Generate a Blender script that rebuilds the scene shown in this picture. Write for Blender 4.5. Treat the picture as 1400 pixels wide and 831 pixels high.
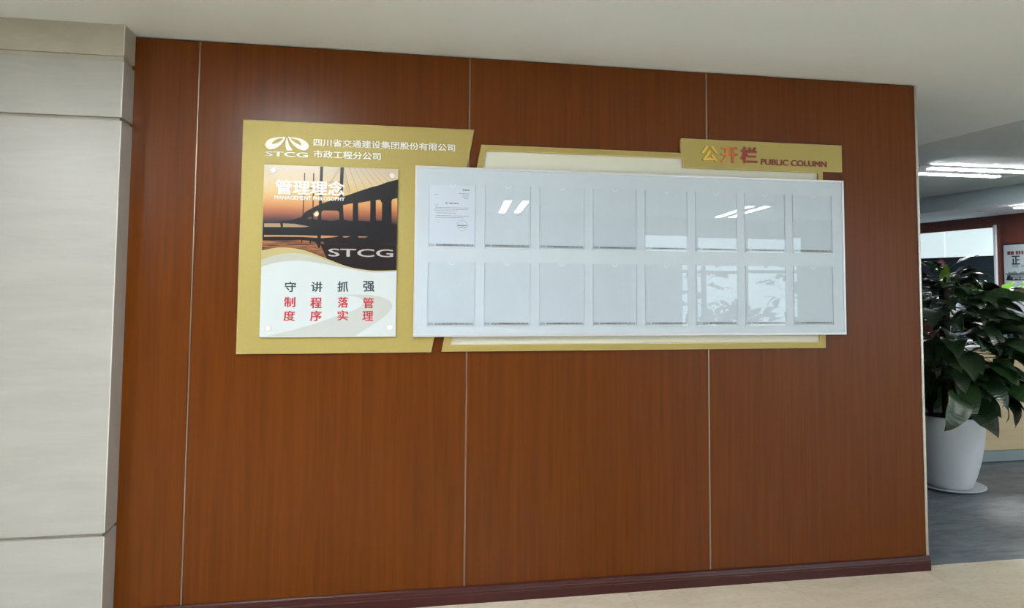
import bpy, bmesh, math, random
from mathutils import Vector, Matrix

random.seed(7)
for _o in list(bpy.data.objects):
    bpy.data.objects.remove(_o)
SC = bpy.context.scene
COL = SC.collection

# ------------------------------------------------------------------ camera
F_PX, YAW, PITCH, ROLL = 1040.0, 0.1875, 0.0638, 0.0077
CAM = Vector((0.755, -3.552, 1.4641))
SHIFT_Y_PX = -96.65
_cy, _sy = math.cos(YAW), math.sin(YAW)
_cp, _sp = math.cos(PITCH), math.sin(PITCH)
FWD = Vector((_sy * _cp, _cy * _cp, _sp))
_r = Vector((_cy, -_sy, 0)); _u = _r.cross(FWD)
RIGHT = _r * math.cos(ROLL) + _u * math.sin(ROLL)
UP = -_r * math.sin(ROLL) + _u * math.cos(ROLL)
cam_d = bpy.data.cameras.new('camera')
cam_d.sensor_fit = 'HORIZONTAL'; cam_d.sensor_width = 36.0
cam_d.lens = 36.0 * F_PX / 1400.0
cam_d.shift_y = SHIFT_Y_PX / 1400.0
cam_d.clip_start = 0.05; cam_d.clip_end = 100
cam = bpy.data.objects.new('camera', cam_d); COL.objects.link(cam)
_m = Matrix((RIGHT, UP, -FWD)).transposed().to_4x4(); _m.translation = CAM
cam.matrix_world = _m
SC.camera = cam

# ------------------------------------------------------------------ world, light, exposure
world = bpy.data.worlds.new('world'); SC.world = world; world.use_nodes = True
_bg = world.node_tree.nodes['Background']
_bg.inputs[0].default_value = (0.80, 0.93, 1.0, 1); _bg.inputs[1].default_value = 9.0
SC.view_settings.view_transform = 'Standard'
SC.view_settings.look = 'None'
SC.view_settings.gamma = 1.0
SC.view_settings.exposure = 0.0
try: SC.view_settings.use_curve_mapping = False
except Exception: pass
TUBE_POWER = 125.0
TUBE_COLOR = (0.95, 0.985, 1.0)
H = 2.534                       # ceiling height
WIN_Y = -8.2                    # the window wall behind the camera
pl = bpy.data.lights.new('daylight_portal', 'AREA'); pl.shape = 'RECTANGLE'
pl.size = 5.1; pl.size_y = 2.1; pl.energy = 1.0
pl.cycles.is_portal = True
plo = bpy.data.objects.new('daylight_portal', pl); COL.objects.link(plo)
plo.location = (7.6, WIN_Y - 0.22, 1.2); plo.rotation_euler = (math.radians(90), 0, 0)  # -Z -> +Y

def ray(px, py):
    return FWD + RIGHT * ((px - 700.0) / F_PX) - UP * ((py - 415.5 - SHIFT_Y_PX) / F_PX)
def wp(px, py, y=0.0):
    """the point of the plane Y = y that shows at that place of the photograph (in metres)"""
    d = ray(px, py)
    return CAM + d * ((y - CAM.y) / d.y)

# ------------------------------------------------------------------ materials
MATS = {}
def mat(name, color=(.8, .8, .8), rough=.5, metal=0.0, spec=.5, coat=0.0, coat_rough=.1, emit=None, estr=0.0):
    m = bpy.data.materials.new(name); m.use_nodes = True
    b = m.node_tree.nodes['Principled BSDF']
    b.inputs['Base Color'].default_value = (*color, 1)
    b.inputs['Roughness'].default_value = rough
    b.inputs['Metallic'].default_value = metal
    b.inputs['Specular IOR Level'].default_value = spec
    b.inputs['Coat Weight'].default_value = coat
    b.inputs['Coat Roughness'].default_value = coat_rough
    if emit:
        b.inputs['Emission Color'].default_value = (*emit, 1)
        b.inputs['Emission Strength'].default_value = estr
    MATS[name] = m
    return m
def nodes(m):
    return m.node_tree.nodes, m.node_tree.links, m.node_tree.nodes['Principled BSDF']
def noise_color(m, scale, c1, c2, detail=6, rough=.6, lo=.3, hi=.7, dist=0.0, coord='Object', bump=0.0, bump_dist=.002, rnd=True, rot=(0, 0, 0)):
    """colour between c1 and c2 from a stretched noise; optional fine relief"""
    N, L, b = nodes(m)
    tc = N.new('ShaderNodeTexCoord'); mp = N.new('ShaderNodeMapping')
    mp.inputs['Scale'].default_value = scale; mp.inputs['Rotation'].default_value = rot
    L.new(tc.outputs[coord], mp.inputs['Vector'])
    no = N.new('ShaderNodeTexNoise'); no.inputs['Scale'].default_value = 1.0
    no.inputs['Detail'].default_value = detail; no.inputs['Roughness'].default_value = rough
    no.inputs['Distortion'].default_value = dist
    if rnd:
        oi = N.new('ShaderNodeObjectInfo'); va = N.new('ShaderNodeVectorMath'); va.operation = 'ADD'
        mu = N.new('ShaderNodeMath'); mu.operation = 'MULTIPLY'; mu.inputs[1].default_value = 37.0
        L.new(oi.outputs['Random'], mu.inputs[0]); L.new(mp.outputs[0], va.inputs[0]); L.new(mu.outputs[0], va.inputs[1])
        L.new(va.outputs[0], no.inputs['Vector'])
    else:
        L.new(mp.outputs[0], no.inputs['Vector'])
    cr = N.new('ShaderNodeValToRGB')
    cr.color_ramp.elements[0].position = lo; cr.color_ramp.elements[0].color = (*c1, 1)
    cr.color_ramp.elements[1].position = hi; cr.color_ramp.elements[1].color = (*c2, 1)
    L.new(no.outputs['Fac'], cr.inputs[0]); L.new(cr.outputs[0], b.inputs['Base Color'])
    if bump:
        bp = N.new('ShaderNodeBump'); bp.inputs['Strength'].default_value = bump; bp.inputs['Distance'].default_value = bump_dist
        L.new(no.outputs['Fac'], bp.inputs['Height']); L.new(bp.outputs[0], b.inputs['Normal'])
    return cr, mp
def overlay_noise(m, cr, scale, amount, lo=.35, hi=.7, dark=(0, 0, 0)):
    """multiply a second, finer noise over an existing colour"""
    N, L, b = nodes(m)
    tc = N.new('ShaderNodeTexCoord'); mp = N.new('ShaderNodeMapping'); mp.inputs['Scale'].default_value = scale
    L.new(tc.outputs['Object'], mp.inputs['Vector'])
    no = N.new('ShaderNodeTexNoise'); no.inputs['Scale'].default_value = 1; no.inputs['Detail'].default_value = 4
    L.new(mp.outputs[0], no.inputs['Vector'])
    mr = N.new('ShaderNodeMapRange'); mr.inputs['From Min'].default_value = lo; mr.inputs['From Max'].default_value = hi
    mr.inputs['To Min'].default_value = amount; mr.inputs['To Max'].default_value = 0
    L.new(no.outputs['Fac'], mr.inputs['Value'])
    mx = N.new('ShaderNodeMix'); mx.data_type = 'RGBA'
    L.new(mr.outputs[0], mx.inputs[0]); L.new(cr.outputs[0], mx.inputs[6]); mx.inputs[7].default_value = (*dark, 1)
    L.new(mx.outputs[2], b.inputs['Base Color'])

wood = mat('wood_veneer', rough=.30, spec=.20)
_c, _ = noise_color(wood, (52, 1, 1.6), (.084, .0192, .0004), (.120, .0300, .0009), detail=8, rough=.62, lo=.32, hi=.68, dist=.25)
overlay_noise(wood, _c, (150, 1, 9), .55, lo=.26, hi=.42, dark=(.10, .022, .004))
base_wood = mat('mahogany_skirting', rough=.32, spec=.3)
noise_color(base_wood, (3, 60, 90), (.034, .0055, .0055), (.052, .009, .008), lo=.3, hi=.7)
far_wood = mat('red_wood', rough=.45, spec=.4)
noise_color(far_wood, (20, 20, 1.2), (.115, .034, .027), (.160, .050, .038), lo=.3, hi=.7)
wall_core = mat('wall_core', (.05, .03, .02), rough=.9)
stone = mat('cream_stone', rough=.28, spec=.45)
_c, _ = noise_color(stone, (1.6, 8, 11), (.315, .32, .305), (.365, .37, .355), detail=8, rough=.65, lo=.3, hi=.7, dist=.6, bump=.05)
overlay_noise(stone, _c, (6, 30, 60), .10, lo=.3, hi=.5, dark=(.45, .42, .36))
stone_edge = mat('stone_edge', (.58, .60, .57), rough=.4)
stone_top = mat('old_cream_stone', rough=.32, spec=.4)
_c, _ = noise_color(stone_top, (5, 8, 9), (.33, .32, .265), (.39, .38, .32), detail=8, rough=.6, lo=.3, hi=.7, dist=.8)
groove = mat('stone_groove', (.36, .34, .27), rough=.6)
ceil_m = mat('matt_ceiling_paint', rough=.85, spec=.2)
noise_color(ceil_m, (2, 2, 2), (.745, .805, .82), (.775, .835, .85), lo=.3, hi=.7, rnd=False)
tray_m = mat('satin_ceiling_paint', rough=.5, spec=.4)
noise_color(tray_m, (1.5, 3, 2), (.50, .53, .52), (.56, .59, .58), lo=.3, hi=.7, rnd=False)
soffit_m = mat('bluish_soffit_paint', (.42, .50, .53), rough=.6)
plaster = mat('brown_rear_wall', (.13, .085, .06), rough=.6)
floor_m = mat('beige_floor_stone', rough=.22, spec=.5)
_c, _ = noise_color(floor_m, (2.2, 9, 4), (.64, .565, .44), (.79, .715, .58), detail=9, rough=.65, lo=.3, hi=.72, dist=.7, rot=(0, 0, .9))
overlay_noise(floor_m, _c, (30, 60, 30), .18, lo=.3, hi=.5, dark=(.30, .25, .18))
grey_m = mat('slate_grey_floor', rough=.38, spec=.4)
_c, _ = noise_color(grey_m, (2.0, 7, 4), (.075, .092, .118), (.225, .262, .31), detail=10, rough=.68, lo=.3, hi=.72, dist=1.6, rnd=False, rot=(0, 0, .5), bump=.3, bump_dist=.004)
overlay_noise(grey_m, _c, (9, 30, 10), .5, lo=.33, hi=.5, dark=(.03, .038, .05))
steel = mat('brushed_steel', (.36, .26, .20), rough=.32, metal=1)
steel_edge = mat('steel_edge', (.50, .46, .41), rough=.25, metal=1)
gold = mat('satin_gold', rough=.5, metal=.28, spec=.35)
noise_color(gold, (260, 260, 260), (.345, .283, .088), (.388, .322, .108), lo=.3, hi=.7, rnd=False)
gold_edge = mat('gold_edge', (.70, .55, .28), rough=.35, metal=.3)
cream = mat('cream_backing', (.70, .72, .62), rough=.6)
white_letters = mat('white_letters', (.88, .89, .86), rough=.4)
letter_side = mat('letter_side', (.45, .43, .33), rough=.5)
board_m = mat('white_board', rough=.32, spec=.35)
noise_color(board_m, (9, 9, 9), (.515, .605, .695), (.545, .635, .725), lo=.3, hi=.7, rnd=False)
frame_m = mat('board_edge_profile', (.62, .64, .68), rough=.3, metal=.25)
print_white = mat('poster_white', (.58, .65, .68), rough=.25, spec=.5)
print_beige = mat('poster_wave_beige', (.47, .49, .44), rough=.25)
print_pale = mat('poster_pale_swirl', (.50, .54, .54), rough=.25)
print_gold = mat('poster_wave_gold', (.45, .39, .19), rough=.25)
print_dark = mat('poster_bridge_silhouette', (.014, .014, .018), rough=.25, spec=.3)
print_line = mat('poster_cable_print', (.20, .16, .10), rough=.25)
print_sun = mat('poster_sun_print', (.95, .72, .45), rough=.25)
red_ink = mat('red_ink', (.42, .018, .03), rough=.35)
navy_ink = mat('dark_slate_ink', (.018, .04, .055), rough=.35)
black_ink = mat('black_ink', (.02, .025, .03), rough=.4)
grey_ink = mat('grey_ink', (.22, .25, .30), rough=.5)
paper = mat('office_paper', (.60, .68, .80), rough=.6)
silver = mat('silver_letters', (.42, .40, .40), rough=.35)
pin_m = mat('white_pin', (.80, .80, .78), rough=.3)
pin_side = mat('pin_side', (.40, .40, .38), rough=.35, metal=.8)
spacer_m = mat('pocket_edge', (.62, .70, .78), rough=.3)
pot_m = mat('white_ceramic', (.62, .67, .72), rough=.28, spec=.5)
soil_m = mat('soil', (.015, .012, .008), rough=.9)
moss_m = mat('moss_pole', (.02, .014, .008), rough=.95)
noise_color(moss_m, (60, 60, 60), (.008, .006, .004), (.045, .030, .016))
stem_m = mat('stem_green', (.05, .11, .03), rough=.5)
dwood = mat('desk_light_wood', rough=.4)
noise_color(dwood, (1.5, 20, 12), (.47, .385, .235), (.55, .455, .29), lo=.3, hi=.7)
kick_m = mat('desk_kick_grey', (.22, .28, .30), rough=.35)
desk_top_m = mat('desk_top_grey', (.30, .32, .33), rough=.4)
blue_m = mat('blue_mesh_fabric', (.03, .055, .22), rough=.7)
black_plastic = mat('black_plastic', (.02, .02, .022), rough=.4)
frost = mat('frosted_daylight_glass', (.7, .8, .8), rough=.4, emit=(.80, .97, 1.0), estr=.74)
frost_frame = mat('white_window_frame', (.72, .78, .80), rough=.4)
dark_glass = mat('dark_glass', (.035, .055, .072), rough=.2)
tube_m = mat('lamp_tube', (.9, .9, .9), emit=TUBE_COLOR, estr=TUBE_POWER)
tube_m2 = mat('office_lamp_tube', (.9, .9, .9), emit=(.95, .98, 1.0), estr=120.0)
housing_m = mat('lamp_housing', (.75, .75, .73), rough=.4)
vent_m = mat('dark_downlight', (.06, .06, .06), rough=.5)
poster_pap = mat('poster_paper', (.46, .53, .56), rough=.4)
poster_grey = mat('poster_landscape_grey', (.20, .25, .28), rough=.5)
poster_red = mat('poster_header_ink', (.14, .05, .05), rough=.5)
win_frame = mat('window_frame_dark', (.10, .10, .11), rough=.4)
emblem_red = mat('emblem_red', (.33, .06, .07), rough=.5)

def ramp_mat(name, axis, p0, p1, stops, rough=.25, metal=0.0, wob=None):
    """flat print or enamel whose own colour runs along one axis of the object (local metres)"""
    m = mat(name, rough=rough, metal=metal); N, L, b = nodes(m)
    tc = N.new('ShaderNodeTexCoord'); sp = N.new('ShaderNodeSeparateXYZ'); L.new(tc.outputs['Object'], sp.inputs[0])
    mr = N.new('ShaderNodeMapRange'); mr.inputs['From Min'].default_value = p0; mr.inputs['From Max'].default_value = p1
    if wob:
        no = N.new('ShaderNodeTexNoise'); mp = N.new('ShaderNodeMapping'); mp.inputs['Scale'].default_value = wob[0]
        L.new(tc.outputs['Object'], mp.inputs['Vector']); L.new(mp.outputs[0], no.inputs['Vector']); no.inputs['Scale'].default_value = 1
        no.inputs['Detail'].default_value = 5
        ma = N.new('ShaderNodeMath'); ma.operation = 'MULTIPLY_ADD'; ma.inputs[1].default_value = wob[1]; 
        L.new(no.outputs['Fac'], ma.inputs[0]); L.new(sp.outputs[axis], ma.inputs[2]); L.new(ma.outputs[0], mr.inputs['Value'])
    else:
        L.new(sp.outputs[axis], mr.inputs['Value'])
    cr = N.new('ShaderNodeValToRGB'); e = cr.color_ramp.elements
    e[0].position = stops[0][0]; e[0].color = (*stops[0][1], 1)
    e[1].position = stops[-1][0]; e[1].color = (*stops[-1][1], 1)
    for p, c in stops[1:-1]:
        k = e.new(p); k.color = (*c, 1)
    L.new(mr.outputs[0], cr.inputs[0]); L.new(cr.outputs[0], b.inputs['Base Color'])
    return m

# clear acrylic: lets light through and mirrors by Fresnel
acrylic = bpy.data.materials.new('clear_acrylic'); acrylic.use_nodes = True
def _clear(m, tint, ior, rough=.0):
    N = m.node_tree.nodes; L = m.node_tree.links
    for n in list(N): N.remove(n)
    out = N.new('ShaderNodeOutputMaterial'); mx = N.new('ShaderNodeMixShader')
    tr = N.new('ShaderNodeBsdfTransparent'); tr.inputs[0].default_value = (*tint, 1)
    gl = N.new('ShaderNodeBsdfGlossy'); gl.inputs['Roughness'].default_value = rough
    fr = N.new('ShaderNodeFresnel'); fr.inputs[0].default_value = ior
    ge = N.new('ShaderNodeNewGeometry'); io = N.new('ShaderNodeMapRange')      # same Fresnel from either side of a thin sheet
    io.inputs['To Min'].default_value = ior; io.inputs['To Max'].default_value = 1 / ior
    L.new(ge.outputs['Backfacing'], io.inputs['Value']); L.new(io.outputs[0], fr.inputs[0])
    L.new(fr.outputs[0], mx.inputs[0]); L.new(tr.outputs[0], mx.inputs[1]); L.new(gl.outputs[0], mx.inputs[2]); L.new(mx.outputs[0], out.inputs[0])
_clear(acrylic, (.985, .992, 1.0), 1.5)
pane_m = bpy.data.materials.new('window_pane_glass'); pane_m.use_nodes = True
_clear(pane_m, (.92, .95, .95), 1.45)

# leaves: dark glossy upper side with a paler midrib
def leaf_mat(name, c1, c2):
    m = mat(name, rough=.30, spec=.5); N, L, b = nodes(m)
    oi = N.new('ShaderNodeObjectInfo'); tc = N.new('ShaderNodeTexCoord')
    no = N.new('ShaderNodeTexNoise'); no.inputs['Scale'].default_value = 14; L.new(tc.outputs['Object'], no.inputs['Vector'])
    ad = N.new('ShaderNodeMath'); ad.operation = 'MULTIPLY_ADD'; ad.inputs[1].default_value = .7
    L.new(oi.outputs['Random'], ad.inputs[0]); 
    m2 = N.new('ShaderNodeMath'); m2.operation = 'MULTIPLY'; m2.inputs[1].default_value = .4; L.new(no.outputs['Fac'], m2.inputs[0])
    L.new(m2.outputs[0], ad.inputs[2])
    cr = N.new('ShaderNodeValToRGB'); cr.color_ramp.elements[0].color = (*c1, 1); cr.color_ramp.elements[1].color = (*c2, 1)
    L.new(ad.outputs[0], cr.inputs[0]); L.new(cr.outputs[0], b.inputs['Base Color'])
    wv = N.new('ShaderNodeTexWave'); wv.inputs['Scale'].default_value = 26; wv.inputs['Distortion'].default_value = 1.2
    wv.bands_direction = 'X'
    L.new(tc.outputs['Object'], wv.inputs['Vector'])
    bp = N.new('ShaderNodeBump'); bp.inputs['Strength'].default_value = .25; bp.inputs['Distance'].default_value = .004
    L.new(wv.outputs['Fac'], bp.inputs['Height']); L.new(bp.outputs[0], b.inputs['Normal'])
    return m
leaf_dark = leaf_mat('dark_leaf', (.004, .016, .007), (.018, .050, .012))
leaf_young = leaf_mat('young_leaf', (.10, .22, .01), (.17, .30, .02))
leaf_mid = leaf_mat('fresh_leaf', (.020, .075, .008), (.10, .22, .02))

# ------------------------------------------------------------------ helpers
def link(name, me, material=None, parent=None, loc=None):
    o = bpy.data.objects.new(name, me)
    COL.objects.link(o)
    if me is not None and material is not None and not me.materials:
        for mm in (material if isinstance(material, (list, tuple)) else [material]):
            me.materials.append(mm)
    if parent is not None: o.parent = parent
    if loc is not None: o.location = loc
    return o
def tag(o, label=None, cat=None, group=None, kind=None):
    if label: o['label'] = label
    if cat: o['category'] = cat
    if group: o['group'] = group
    if kind: o['kind'] = kind
    return o
def thing(name, loc, label, cat, group=None, rz=0.0):
    o = bpy.data.objects.new(name, None); COL.objects.link(o)
    o.empty_display_size = .1
    o.location = loc; o.rotation_euler = (0, 0, rz)
    return tag(o, label, cat, group)
def mesh(bm, name='mesh', smooth=False):
    me = bpy.data.meshes.new(name); bm.to_mesh(me); bm.free()
    if smooth:
        for p in me.polygons: p.use_smooth = True
    return me
def box(bm, x0, x1, y0, y1, z0, z1, bevel=0.0, mi=0):
    vs = [bm.verts.new((x, y, z)) for x in (x0, x1) for y in (y0, y1) for z in (z0, z1)]
    q = [(0, 1, 3, 2), (4, 6, 7, 5), (0, 4, 5, 1), (2, 3, 7, 6), (0, 2, 6, 4), (1, 5, 7, 3)]
    fs = [bm.faces.new([vs[i] for i in f]) for f in q]
    for f in fs: f.material_index = mi
    if bevel:
        es = {e for f in fs for e in f.edges}
        bmesh.ops.bevel(bm, geom=list(es), offset=bevel, segments=2, profile=.6, affect='EDGES')
def boxm(x0, x1, y0, y1, z0, z1, bevel=0.0):
    bm = bmesh.new(); box(bm, x0, x1, y0, y1, z0, z1, bevel)
    bmesh.ops.recalc_face_normals(bm, faces=bm.faces); return mesh(bm)
def boxo(name, x0, x1, y0, y1, z0, z1, m, parent=None, bevel=0.0):
    """box with its origin at its own centre (world metres; parent must be untransformed or an Empty whose offset is subtracted)"""
    c = Vector(((x0 + x1) / 2, (y0 + y1) / 2, (z0 + z1) / 2))
    me = boxm(x0 - c.x, x1 - c.x, y0 - c.y, y1 - c.y, z0 - c.z, z1 - c.z, bevel)
    if parent is not None: c = c - parent.location
    return link(name, me, m, parent, c)
def lathe(prof, seg=40, axis='Z'):
    bm = bmesh.new(); rings = []
    for r, z in prof:
        rings.append([bm.verts.new((r * math.cos(2 * math.pi * k / seg), r * math.sin(2 * math.pi * k / seg), z)) for k in range(seg)] if r > 1e-6
                     else [bm.verts.new((0, 0, z))])
    for a, b in zip(rings, rings[1:]):
        for k in range(seg):
            k2 = (k + 1) % seg
            if len(a) == 1 and len(b) == 1: continue
            if len(a) == 1: bm.faces.new((a[0], b[k], b[k2]))
            elif len(b) == 1: bm.faces.new((a[k], b[0], a[k2]))
            else: bm.faces.new((a[k], b[k], b[k2], a[k2]))
    bmesh.ops.recalc_face_normals(bm, faces=bm.faces)
    return bm
def extrude_profile(prof, x0, x1):
    """a profile in (y, z) swept along X"""
    bm = bmesh.new()
    a = [bm.verts.new((x0, y, z)) for y, z in prof]; b = [bm.verts.new((x1, y, z)) for y, z in prof]
    n = len(prof)
    for k in range(n): bm.faces.new((a[k], a[(k + 1) % n], b[(k + 1) % n], b[k]))
    bm.faces.new(a[::-1]); bm.faces.new(b)
    bmesh.ops.recalc_face_normals(bm, faces=bm.faces)
    return mesh(bm)

def curve_to_mesh(cu):
    ob = bpy.data.objects.new('tmp', cu); COL.objects.link(ob)
    dg = bpy.context.evaluated_depsgraph_get(); dg.update()
    me = bpy.data.meshes.new_from_object(ob.evaluated_get(dg))
    bpy.data.objects.remove(ob)
    return me
def plate(name, loops, y0, y1, mats, parent=None, bevel=0.0, smooth_pts=False):
    """a flat plate standing in the XZ plane between Y=y0 (back) and Y=y1 (front, nearer the camera); loops = [outer, hole...] of (x, z).
    mats[1] goes on the cut edges and the chamfer."""
    cx = sum(p[0] for p in loops[0]) / len(loops[0]); cz = sum(p[1] for p in loops[0]) / len(loops[0])
    t = abs(y1 - y0)
    cu = bpy.data.curves.new('tmp', 'CURVE'); cu.dimensions = '2D'; cu.fill_mode = 'BOTH'
    cu.extrude = max(t / 2 - bevel, 0); cu.bevel_depth = bevel; cu.offset = -bevel; cu.bevel_resolution = 0
    for lp in loops:
        s = cu.splines.new('POLY'); s.points.add(len(lp) - 1); s.use_cyclic_u = True
        for k, (x, z) in enumerate(lp): s.points[k].co = (x - cx, z - cz, 0, 1)
    me = curve_to_mesh(cu); bpy.data.curves.remove(cu)
    for v in me.vertices:
        x, y, z = v.co; v.co = (x, -z, y)
    me.materials.clear()
    for mm in (mats if isinstance(mats, (list, tuple)) else [mats]): me.materials.append(mm)
    if isinstance(mats, (list, tuple)) and len(mats) > 1:
        for p in me.polygons: p.material_index = 0 if abs(p.normal.y) > .95 else 1
    loc = Vector((cx, (y0 + y1) / 2, cz))
    if parent is not None: loc = loc - parent.location
    return link(name, me, None, parent, loc)
def text_mesh(s, bold=0.0, depth=.02, spacing=1.0):
    cu = bpy.data.curves.new('tmp', 'FONT'); cu.body = s; cu.size = 1; cu.offset = bold; cu.extrude = depth / 2
    cu.space_character = spacing; cu.resolution_u = 3
    me = curve_to_mesh(cu); bpy.data.curves.remove(cu)
    return me
def text_plate(name, s, x0, x1, z0, z1, yback, t, mats, parent=None, bold=0.0, spacing=1.0, shear=0.0):
    """lettering fitted into the rectangle x0..x1, z0..z1 on a plane facing -Y"""
    me = text_mesh(s, 0.0, 1.0, spacing)
    if bold:
        bmx = bmesh.new()
        for i_, (ox, oy) in enumerate(((0, 0), (bold, 0), (-bold, 0), (0, bold * .7), (0, -bold * .7))):
            n0 = len(bmx.verts); bmx.from_mesh(me); bmx.verts.ensure_lookup_table()
            for v in bmx.verts[n0:]: v.co.x += ox; v.co.y += oy; v.co.z *= 1 - .03 * i_
        me = mesh(bmx)
    xs = [v.co.x for v in me.vertices]; ys = [v.co.y for v in me.vertices]; zs = [v.co.z for v in me.vertices]
    bx0, bx1, by0, by1, bz0, bz1 = min(xs), max(xs), min(ys), max(ys), min(zs), max(zs)
    for v in me.vertices:
        x = (v.co.x - bx0) / (bx1 - bx0) - .5; z = (v.co.y - by0) / (by1 - by0) - .5; d = (v.co.z - bz0) / (bz1 - bz0) - .5
        v.co = (x * (x1 - x0) , -d * t, z * (z1 - z0) + shear * x * (x1 - x0))
    me.materials.clear()
    for mm in (mats if isinstance(mats, (list, tuple)) else [mats]): me.materials.append(mm)
    if isinstance(mats, (list, tuple)) and len(mats) > 1:
        for p in me.polygons: p.material_index = 0 if abs(p.normal.y) > .95 else 1
    loc = Vector(((x0 + x1) / 2, yback - t / 2, (z0 + z1) / 2))
    if parent is not None: loc = loc - parent.location
    return link(name, me, None, parent, loc)
def rect_of(pxl, pxr, ytop, ybot, Y):
    """rectangle on the plane from its left and right column and its top and bottom row at the left edge"""
    a = wp(pxl, ytop, Y); b = wp(pxl, ybot, Y); c = wp(pxr, (ytop + ybot) / 2, Y)
    return (a.x + b.x) / 2, c.x, b.z, a.z
def smooth_loop(pts, n=4):
    """closed Catmull-Rom through pts"""
    out = []; N = len(pts)
    for i in range(N):
        p0, p1, p2, p3 = (pts[(i + k) % N] for k in (-1, 0, 1, 2))
        for k in range(n):
            t = k / n
            out.append(tuple(.5 * (2 * p1[j] + (p2[j] - p0[j]) * t + (2 * p0[j] - 5 * p1[j] + 4 * p2[j] - p3[j]) * t * t
                                   + (3 * p1[j] - p0[j] - 3 * p2[j] + p3[j]) * t ** 3) for j in (0, 1)))
    return out
def smooth_line(pts, n=6):
    out = []; N = len(pts)
    for i in range(N - 1):
        p0 = pts[max(i - 1, 0)]; p1 = pts[i]; p2 = pts[i + 1]; p3 = pts[min(i + 2, N - 1)]
        for k in range(n):
            t = k / n
            out.append(tuple(.5 * (2 * p1[j] + (p2[j] - p0[j]) * t + (2 * p0[j] - 5 * p1[j] + 4 * p2[j] - p3[j]) * t * t
                                   + (3 * p1[j] - p0[j] - 3 * p2[j] + p3[j]) * t ** 3) for j in (0, 1)))
    out.append(tuple(pts[-1]))
    return out

# ================================================================== ROOM
JX = [0.0, 1.2184, 2.426, 3.6232]          # joints of the wood panelling
PX = -0.268                                 # corner where the stone pillar meets the wood
BASE_H = 0.0743
# --- wall with the wood panels
wall = boxo('wall_back', -3.2, JX[3] - .004, .014, .13, 0, H, wall_core); tag(wall, kind='structure')
edges = [PX - .05] + JX
for k in range(4):
    a = edges[k] + (.005 if k else 0); b = edges[k + 1] - (.005 if k < 3 else .008)
    p = boxo('wood_panel', a, b, 0.0, .0135, BASE_H - .01, H - .005, wood, wall, .0008)
for k in range(3):
    x = JX[k]
    pr = [(-.0044, .0135), (-.0044, .002), (-.0025, -.0005), (.0025, -.0005), (.0044, .002), (.0044, .0135)]
    bm = bmesh.new(); z0, z1 = BASE_H - .005, H - .005; zc = (z0 + z1) / 2
    A = [bm.verts.new((px_, py_, z0 - zc)) for px_, py_ in pr]; B = [bm.verts.new((px_, py_, z1 - zc)) for px_, py_ in pr]
    for i in range(6): bm.faces.new((A[i], A[(i + 1) % 6], B[(i + 1) % 6], B[i]))
    bm.faces.new(A); bm.faces.new(B[::-1]); bmesh.ops.recalc_face_normals(bm, faces=bm.faces)
    link('metal_strip', mesh(bm), steel, wall, Vector((x, 0, zc)) - wall.location)
bm = bmesh.new()
pr = [(-.008, .012), (-.008, -.003), (-.005, -.005), (.006, -.005), (.009, -.002), (.009, .13), (-.004, .13), (-.004, .013)]
A = [bm.verts.new((a, b, -H / 2 + .002)) for a, b in pr]; B = [bm.verts.new((a, b, H / 2 - .003)) for a, b in pr]
for i in range(len(pr)): bm.faces.new((A[i], A[(i + 1) % len(pr)], B[(i + 1) % len(pr)], B[i]))
bm.faces.new(A); bm.faces.new(B[::-1]); bmesh.ops.recalc_face_normals(bm, faces=bm.faces)
o = link('corner_strip', mesh(bm), steel_edge, wall, Vector((JX[3], 0, H / 2)) - wall.location)
tag(o, 'bright polished steel strip capping the free end of the wall')
# --- skirting
pr = [(0, 0), (-.016, 0), (-.016, .040), (-.0145, .043), (-.0145, .047), (-.0155, .050), (-.013, .058), (-.013, .061), (-.011, .068), (-.006, .0735), (0, .0743)]
bb = link('baseboard_back', extrude_profile(pr, PX, JX[3] + .009), base_wood); tag(bb, kind='structure')
bb.location = (0, 0, 0)

# --- stone pillar at the left
PY = -.152
pil = boxo('wall_left', -1.75, PX - .012, PY + .014, .0, 0, H, groove); tag(pil, kind='structure')
rows = [(0, .424, stone), (.436, 2.126, stone), (2.139, 2.377, stone), (2.400, H, stone_top)]
for z0, z1, m in rows:
    boxo('stone_slab', -1.76, PX - .0035, PY, PY + .02, z0, z1, m, pil, .0018)
    boxo('stone_slab', PX - .016, PX, PY + .003, -.0005, z0, z1, m if m is stone_top else stone, pil, .0018)
    o = boxo('edge_bead', PX - .0042, PX - .0005, PY + .0005, PY + .004, z0 + .004, z1 - .004, stone_edge, pil, .0006)
# slanted light bevel strip under the top course
o = boxo('groove_bevel', -1.75, PX - .004, PY + .006, PY + .02, 2.3775, 2.3985, stone_top, pil)

# --- ceilings
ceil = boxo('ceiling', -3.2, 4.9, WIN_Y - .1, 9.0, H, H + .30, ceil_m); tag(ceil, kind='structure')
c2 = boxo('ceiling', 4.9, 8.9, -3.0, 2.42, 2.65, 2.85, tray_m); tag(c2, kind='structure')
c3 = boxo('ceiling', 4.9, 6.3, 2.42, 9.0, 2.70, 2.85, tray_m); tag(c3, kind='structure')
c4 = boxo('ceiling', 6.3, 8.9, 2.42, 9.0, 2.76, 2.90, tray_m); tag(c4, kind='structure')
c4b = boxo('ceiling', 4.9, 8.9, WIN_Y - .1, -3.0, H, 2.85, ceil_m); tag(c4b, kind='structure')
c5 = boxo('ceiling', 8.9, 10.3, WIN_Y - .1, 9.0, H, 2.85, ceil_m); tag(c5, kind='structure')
t1 = boxo('trim_1', 8.885, 8.8995, -2.99, 8.99, H - .002, 2.755, soffit_m); tag(t1, kind='structure')

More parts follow.
